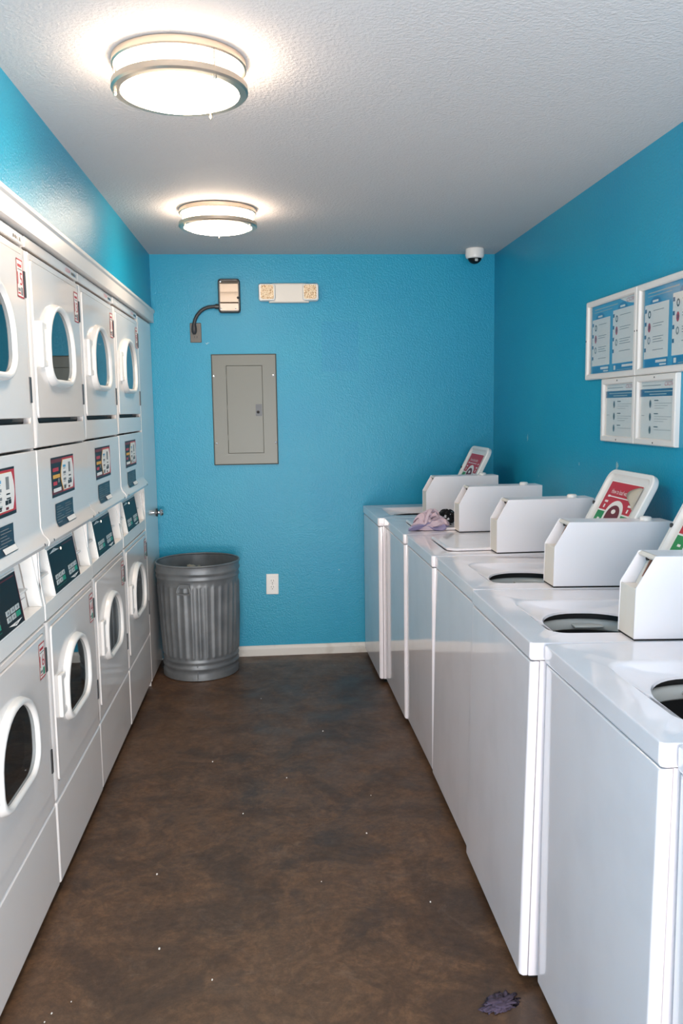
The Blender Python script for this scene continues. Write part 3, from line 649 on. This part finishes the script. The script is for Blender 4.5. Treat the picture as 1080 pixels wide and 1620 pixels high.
b = MB(); b.loft([P([(-.104, .072), (.106, .072), (.106, .592), (-.104, .592)], G, .010), P([(-.104, .072), (.106, .072), (.106, .592), (-.104, .592)], G, .0175)], M_GREY, True, True); d = b.build('door', e, bevel=.001)
b = MB(); b.loft([P(rr(.064, .101, .293, .363, .003), G, .017), P(rr(.064, .101, .293, .363, .003), G, .020)], M_DGREY, True, True); b.lathe([(0, -.028), (.008, -.026), (.009, -.019)], (.078, 0, .316), M_BLACK, 16, axis='y'); b.build('latch', d)
for hz in (.51, .33, .15): MB().box(-.109, -.103, -.022, -.017, hz, hz + .03, M_GREY).build('hinge', d, bevel=.001)
for sx, sz in ((-.182, .532), (.174, .534), (-.176, .132), (.180, .132)):
    b = MB(); b.lathe([(0, -.024), (.006, -.0225), (.007, -.018)], (sx, 0, sz), M_CHROME, 14, axis='y'); b.build('screw', e, smooth=50)
e = empty('power_outlet', (-.030, YB, .452), 'white duplex power outlet low on the back wall beside the trash can', 'outlet'); e.rotation_euler = (0, math.radians(1), 0)
b = MB(); b.loft([P(rr(-.038, .038, -.064, .064, .004), G, 0), P(rr(-.038, .038, -.064, .064, .004), G, .003), P(rr(-.035, .035, -.061, .061, .004), G, .006)], M_PAPER, True, True); pl = b.build('plate', e)
for zc in (-.0195, .0195):
    b = MB(); b.loft([P(rr(-.017, .017, zc - .014, zc + .014, .009), G, .006), P(rr(-.017, .017, zc - .014, zc + .014, .009), G, .0085)], M_PAPER, True, True)
    for sx in (-.008, .006): b.box(sx, sx + .0022, -.0092, -.0085, zc - .001, zc + .009, M_DGREY)
    b.lathe([(0, -.0093), (.0028, -.0092), (.0028, -.0085)], (0, 0, zc - .009), M_BLACK, 10, axis='y'); b.build('socket', e)
b = MB(); b.lathe([(0, -.0085), (.003, -.0078), (.003, -.006)], (0, 0, 0), M_GTXT, 10, axis='y'); b.build('screw', e)

# ------------------------------------------------------------------ framed notices on the right wall
def frame(name_label, y0, z0, wd, ht, poster, bw=.024):
    e = empty('notice_frame', (XR, y0, z0), name_label, 'framed notice', 'framed notices on the right wall')
    R = lambda a, b, c_: (-c_, -a, b)
    b = MB(); o0 = [(0, 0), (wd, 0), (wd, ht), (0, ht)]
    def ins(i): return [(i, i), (wd - i, i), (wd - i, ht - i), (i, ht - i)]
    b.loft([P(o0, R, 0), P(o0, R, .014), P(ins(.004), R, .018), P(ins(bw - .004), R, .018), P(ins(bw), R, .012), P(ins(bw), R, .005)], M_TRIM, True, True)
    b.build('frame', e, smooth=20)
    s = MB(); U = lambda u: bw + (wd - 2 * bw) * u
    V = lambda v: bw + (ht - 2 * bw) * v
    def q(u0, u1, v0, v1, c_, mt_): s.rect(U(u0), U(u1), V(v0), V(v1), R, .0055 + c_ * .0003, mt_)
    if poster == 'blue':
        q(0, 1, 0, 1, 0, M_SKY); q(0, .04, .0, 1, 1, M_KEY)
        s.poly([(U(.66 + .34 * t), V(1 - .11 * math.sin(t * math.pi / 2) - .0)) for t in [k / 8 for k in range(9)]] + [(U(1), V(1))], R, .0059, M_PAPER)
        s.text('CSCSW', .02, U(.80), V(.93), R, .0064, M_RED, width=U(.97) - U(.80), shear=.25)
        q(.10, .62, .935, .950, 2, M_KEY); q(.10, .50, .895, .905, 2, M_KEY)
        for u0, u1, vt in ((.05, .46, .80), (.52, .97, .86)):
            q(u0, u1, .115, vt, 1, M_PAPER)
            um = (u0 + u1) / 2 - .02
            s.poly([(U(um + .10 * math.cos(t)), V(vt + .085 * math.sin(t))) for t in [math.pi * k / 12 for k in range(13)]], R, .0062, M_MID)
            q(um - .05, um + .05, vt + .018, vt + .045, 4, M_PAPER)
            q(u0 + .02, u1, .0, .105, 2, M_MID)
            n = 4
            for k in range(n):
                vb = vt - .08 - k * .165
                q(u0 + .005, u0 + .035, vb - .02, vb + .03, 3, M_DBL)
                if k < 3:
                    mt_ = (M_INK, M_RED, M_GTXT)[k]
                    s.poly([(U(u0 + .085 + .025 * math.cos(t)), V(vb - .045 + (.05 + .012 * (k == 1)) * math.sin(t))) for t in [2 * math.pi * j / 9 for j in range(9)]], R, .0064, mt_)
                    s.poly([(U(u0 + .088 + .013 * math.cos(t)), V(vb - .045 + .03 * math.sin(t))) for t in [2 * math.pi * j / 7 for j in range(7)]], R, .0068, M_PAPER if k != 1 else M_DRED)
                for j in range((1, 2, 3, 1)[k]): q(u0 + .15, u1 - .08 - .03 * (j % 2), vb - .01 - j * .032, vb - .002 - j * .032, 3, M_GTXT)
        q(.26, .44, .055, .088, 4, M_PAPER); q(.33, .44, .018, .038, 4, M_PAPER); q(.56, .60, .025, .085, 4, M_PAPER); q(.73, .95, .055, .088, 4, M_PAPER); q(.63, .95, .018, .026, 4, M_KEY)
    else:
        q(0, 1, 0, 1, 0, M_PAPER)
        q(.06, .60, .925, .937, 1, M_GTXT); s.text('CSCSW', .02, U(.70), V(.915), R, .0059, M_RED, width=U(.97) - U(.70), shear=.25)
        q(.0, 1., .74, .87, 1, M_DBL); q(.13, .93, .815, .833, 2, M_KEY); q(.28, .76, .768, .786, 2, M_KEY)
        for k in range(3):
            vb = .66 - k * .23
            s.poly([(U(.31 + .035 * math.cos(t)), V(vb - .05 + .075 * math.sin(t))) for t in [2 * math.pi * j / 8 for j in range(8)]], R, .0060, M_GTXT)
            s.poly([(U(.31 + .016 * math.cos(t)), V(vb - .05 + .045 * math.sin(t))) for t in [2 * math.pi * j / 6 for j in range(6)]], R, .0064, M_INK)
            q(.42, .54, vb, vb + .016, 1, M_INK)
            for j in range((3, 3, 1)[k]): q(.43, (.90, .80, .70)[j] , vb - .045 - .042 * j, vb - .039 - .042 * j, 1, M_GTXT)
        q(.05, .14, .40, .408, 1, M_GTXT)
    s.build('poster', e)
    b = MB(); b.loft([P(ins(bw), R, .0085), P(ins(bw), R, .0095)], mt_cover, True, True); b.build('cover_sheet', e)
    for (sa, sb) in (((wd - .009, ht * .5), (.009, ht * .5)) if poster == 'blue' else ((wd * .5, ht - .010), (wd * .5, .010))):
        b = MB(); b.lathe([(0, -.0195), (.003, -.019), (.0035, -.0175)], (0, -sa, sb), M_DGREY, 10, axis='x'); b.build('screw', e)
def cover_mat():
    mt = bpy.data.materials.new('clear_cover'); mt.use_nodes = True; nt = mt.node_tree; nt.nodes.clear(); N = nt.nodes.new
    out = N('ShaderNodeOutputMaterial'); mx = N('ShaderNodeMixShader'); t_ = N('ShaderNodeBsdfTransparent'); gl = N('ShaderNodeBsdfGlossy'); fr = schlick(nt, .035)
    gl.inputs['Roughness'].default_value = .08
    nt.links.new(fr.outputs[0], mx.inputs[0]); nt.links.new(t_.outputs[0], mx.inputs[1]); nt.links.new(gl.outputs[0], mx.inputs[2]); nt.links.new(mx.outputs[0], out.inputs[0]); return mt
mt_cover = cover_mat()
frame('large white-framed blue instruction poster, the one farther back on the right wall', 3.614, 1.630, .510, .326, 'blue')
frame('large white-framed blue instruction poster cut by the right edge of the photo', 3.102, 1.630, .510, .326, 'blue')
frame('small white-framed notice with navy header, lower left of the group', 3.428, 1.377, .326, .251, 'notice')
frame('small white-framed notice with navy header, lower right of the group', 3.100, 1.377, .326, .251, 'notice')

# ------------------------------------------------------------------ galvanised trash can
e = empty('trash_can', (-.459, 4.945, 0), 'dented galvanised steel trash can with fluted sides in the back left corner', 'trash can')
n = 200; b = MB(); NF = 34
def can_loop(r, z_, fl):
    l = []
    for q in range(n):
        t = 2 * math.pi * q / n; s_ = math.cos(NF * t); dent = .004 * math.sin(3 * t + 6 * z_) + .002 * noise.noise((math.cos(t) * 3, math.sin(t) * 3, z_ * 7))
        rr_ = r + fl * (.0055 * max(-.2, s_) ** 1 if s_ > -.2 else -.0011) + dent * (1 if .05 < z_ < .62 else .3)
        l.append((rr_ * math.cos(t), rr_ * math.sin(t), z_))
    return l
prof = [(0.212, .0, 0), (.219, .004, 0), (.219, .034, 0), (.2155, .040, 0), (.2155, .058, 0), (.2205, .064, 0), (.2215, .072, 0), (.2205, .080, 0), (.216, .085, 0), (.216, .097, 0), (.2205, .103, 0), (.2205, .112, 0), (.217, .118, 0),
        (.2175, .128, 0), (.219, .142, 1), (.2265, .35, 1), (.2325, .535, 1), (.2335, .550, 0), (.234, .572, 0), (.239, .580, 0), (.240, .588, 0), (.236, .596, 0), (.236, .606, 0), (.2415, .613, 0), (.2425, .622, 0), (.238, .631, 0), (.2385, .652, 0), (.241, .660, 0)]
inner = [(.2345, .655, 0), (.232, .60, 0), (.222, .30, 0), (.210, .02, 0)]
b.loft([can_loop(*p) for p in prof] + [can_loop(*p) for p in inner], M_STEEL, True, True)
can = b.build('can_body', e, smooth=50)
rim = MB(); R_ = .2395
rp = [(R_ + .0055 * math.cos(t), .662 + .0055 * math.sin(t)) for t in [2 * math.pi * k / 10 for k in range(11)]]
rim.lathe(rp, (0, 0, 0), M_STEEL, 96); rim.build('rim', e, smooth=70)
th = math.radians(-104); hx, hy = math.cos(th), math.sin(th); tx, ty = -hy, hx
def CH(a, b_, c_): return ((.2335 + c_) * hx + a * tx, (.2335 + c_) * hy + a * ty, b_)
b = MB(); b.loft([P(rr(-.032, .032, .543, .566, .005), CH, .003), P(rr(-.032, .032, .543, .566, .005), CH, .012)], M_STEEL, True, True); hb = b.build('handle_bracket', e, smooth=30)
b = MB(); b.tube([CH(a, z_, c_) for a, z_, c_ in ((-.026, .556, .012), (-.034, .545, .018), (-.040, .522, .020), (-.036, .512, .020), (0, .510, .021), (.036, .512, .020), (.040, .522, .020), (.034, .545, .018), (.026, .556, .012))], .0042, M_STEEL, 10); b.build('handle', hb, smooth=60)
b = MB(); b.box(-.003, .003, -.2225, -.2155, .006, .110, M_STEEL); b.build('seam', e, bevel=.002)

# ------------------------------------------------------------------ cloth heaps and lint
def heap(name, loc, size, seed, mt_, fold=1., rz=0., mt2=None, sub=5, fr=2.1):
    bm = bmesh.new(); bmesh.ops.create_icosphere(bm, subdivisions=sub, radius=1)
    for v in bm.verts:
        p = v.co.copy(); q = p * fr + Vector((seed * 7.3, seed * 1.7, seed))
        warp = Vector((noise.noise(q * .8), noise.noise(q * .8 + Vector((9, 2, 4))), noise.noise(q * .8 + Vector((3, 7, 1)))))
        q2 = q + warp * 1.6
        ridge = 1 - abs(noise.noise(q2 * 1.1)) * 3.4; fine = 1 - abs(noise.noise(q2 * 2.6 + Vector((5, 5, 5)))) * 3.0
        r = .62 + fold * (.24 * ridge + .16 * fine) + .22 * noise.noise(p * 1.4 + Vector((seed, 0, seed)))
        v.co = Vector((p.x * size[0] * r, p.y * size[1] * r, max(p.z, -.25 + .02 * fine) * size[2] * (r if p.z > 0 else 1)))
    z0_ = min(v.co.z for v in bm.verts)
    for v in bm.verts: v.co.z -= z0_
    me = bpy.data.meshes.new(name); 
    me.materials.append(mt_)
    if mt2:
        me.materials.append(mt2)
        for f in bm.faces:
            if f.calc_center_median().z < size[2] * .30: f.material_index = 1
    bm.to_mesh(me); bm.free(); me.shade_smooth()
    o = bpy.data.objects.new(name, me); COL.objects.link(o); o.location = loc; o.rotation_euler = (0, 0, rz); return o
def garment(loc, core, folds, mats_, seed, label, rz=0.):
    """a bunched piece of cloth: overlapping rounded folds over a small core"""
    random.seed(seed); b = MB()
    folds = list(folds) + [(random.uniform(-.07, .0), random.uniform(-.03, .03), random.uniform(.01, .07), random.uniform(-.03, .03), random.uniform(.02, .04), random.uniform(.015, .045), random.uniform(.012, .018), 0) for q in range(9)]
    folds = [(f[0], f[1], f[2], f[3], f[4], f[5] * 1.12, f[6] * .82, f[7]) for f in folds]
    for (x0, y0, x1, y1, z_, hgt, wid, k) in folds:
        n_ = 16; loops = []; ph = random.random() * 6
        for i_ in range(n_ + 1):
            t = i_ / n_; s_ = math.sin(math.pi * t)
            cx_ = x0 + (x1 - x0) * t + .010 * math.sin(5 * t + ph); cy_ = y0 + (y1 - y0) * t + .012 * math.sin(7 * t + ph)
            cz_ = z_ + hgt * s_ + .004 * math.sin(9 * t + ph); d = Vector((x1 - x0, y1 - y0, 0)).normalized(); sd = Vector((-d.y, d.x, 0))
            ww = wid * (.45 + .55 * s_ ** .5 if 0 < t < 1 else .3); tk = .009 * (.5 + .5 * s_) ; tw = .9 * math.sin(3 * t + ph)
            lp = []
            for q in range(14):
                a_ = 2 * math.pi * q / 14; u_, v_ = ww * math.cos(a_), tk * math.sin(a_) + .004 * math.sin(3 * a_ + 8 * t)
                uu = u_ * math.cos(tw) - v_ * math.sin(tw); vv = u_ * math.sin(tw) + v_ * math.cos(tw)
                pt = Vector((cx_, cy_, cz_)) + sd * uu; lp.append((pt.x, pt.y, max(.001, pt.z + vv)))
            loops.append(lp)
        b.loft(loops, mats_[k], True, True)
    if core: b.lathe([(core[0], .001), (core[0] * .95, core[1] * .5), (core[0] * .6, core[1] * .9), (0, core[1])], (core[2], core[3], 0), mats_[0], 20, True, False)
    o = b.build('garment', smooth=70); o.location = loc; o.rotation_euler = (0, 0, rz)
    tag(o, label, 'clothing')
F_ = [(-.098, -.045, .078, -.050, .010, .004, .030, 1), (-.090, -.020, .085, -.030, .016, .006, .034, 1), (-.080, .020, .080, .010, .014, .012, .036, 0), (-.085, -.035, .095, -.038, .026, .008, .022, 0),
      (-.075, -.030, .040, -.020, .026, .026, .026, 0), (-.062, .010, .030, -.010, .030, .036, .026, 0), (-.070, .015, -.010, -.030, .024, .040, .024, 0), (-.040, .020, .050, -.020, .034, .040, .024, 0),
      (-.020, -.035, .045, .020, .030, .050, .022, 0), (-.050, -.010, .035, .015, .044, .034, .018, 0), (.010, -.040, .100, -.030, .022, .020, .020, 0), (-.010, .000, .092, -.025, .028, .022, .024, 0), (-.068, .030, .020, .030, .024, .034, .024, 0)]
garment((.745, 4.085, .9335), (.060, .052, -.012, 0.), F_, (M_PINK, M_LILAC), 5, 'crumpled mauve garment with lilac edge lying on the second farthest washer')
F_ = [(-.060, -.030, .055, -.025, .010, .004, .034, 0), (-.055, .020, .060, .020, .012, .010, .036, 0), (-.050, -.010, .058, -.008, .022, .022, .026, 0), (-.040, -.030, .050, -.030, .018, .018, .020, 0), (-.055, .010, .030, .020, .026, .030, .022, 0), (.010, -.035, .062, .015, .012, .026, .016, 0)]
garment((.845, 4.175, .9335), (.038, .036, 0., 0.), F_, (M_BLKCL,), 11, 'crumpled black printed garment bunched behind the mauve one')
tag(heap('lint_clump', (.545, 1.985, 0), (.058, .034, .007), 2.2, M_SLINT, 1.4, .5, sub=4), 'purple grey lint clump on the floor at the foot of the nearest washers', 'lint')
o = heap('lint', (-.46, 4.98, .42), (.18, .165, .16), 8.3, M_LINT, .9, .2, sub=5); tag(o, 'pale grey lint filling the metal trash can', 'lint'); o['kind'] = 'stuff'
b = MB(); random.seed(4)
for (x, y) in ((-.61, 2.03), (-.60, 2.06), (-.56, 2.10), (-.36, 2.30), (-.05, 1.92), (-.15, 3.1), (.12, 2.6), (.35, 3.2), (-.3, 3.6), (.2, 3.9), (-.1, 4.4), (.3, 2.9), (-.42, 2.7), (.02, 3.4), (.45, 2.45), (-.2, 2.15)):
    r_ = random.uniform(.0015, .0035); a_ = random.random() * 3
    b.loft([[(x + r_ * math.cos(a_ + t) * k, y + r_ * 1.6 * math.sin(a_ + t) * k, z_) for t in (0, 1.1, 2.3, 3.3, 4.6)] for k, z_ in ((1, 0.0002), (.8, r_ * .8))], M_PAPER, True, True)
o = b.build('crumbs'); tag(o, 'tiny white crumbs scattered over the brown concrete floor', 'crumbs'); o['kind'] = 'stuff'
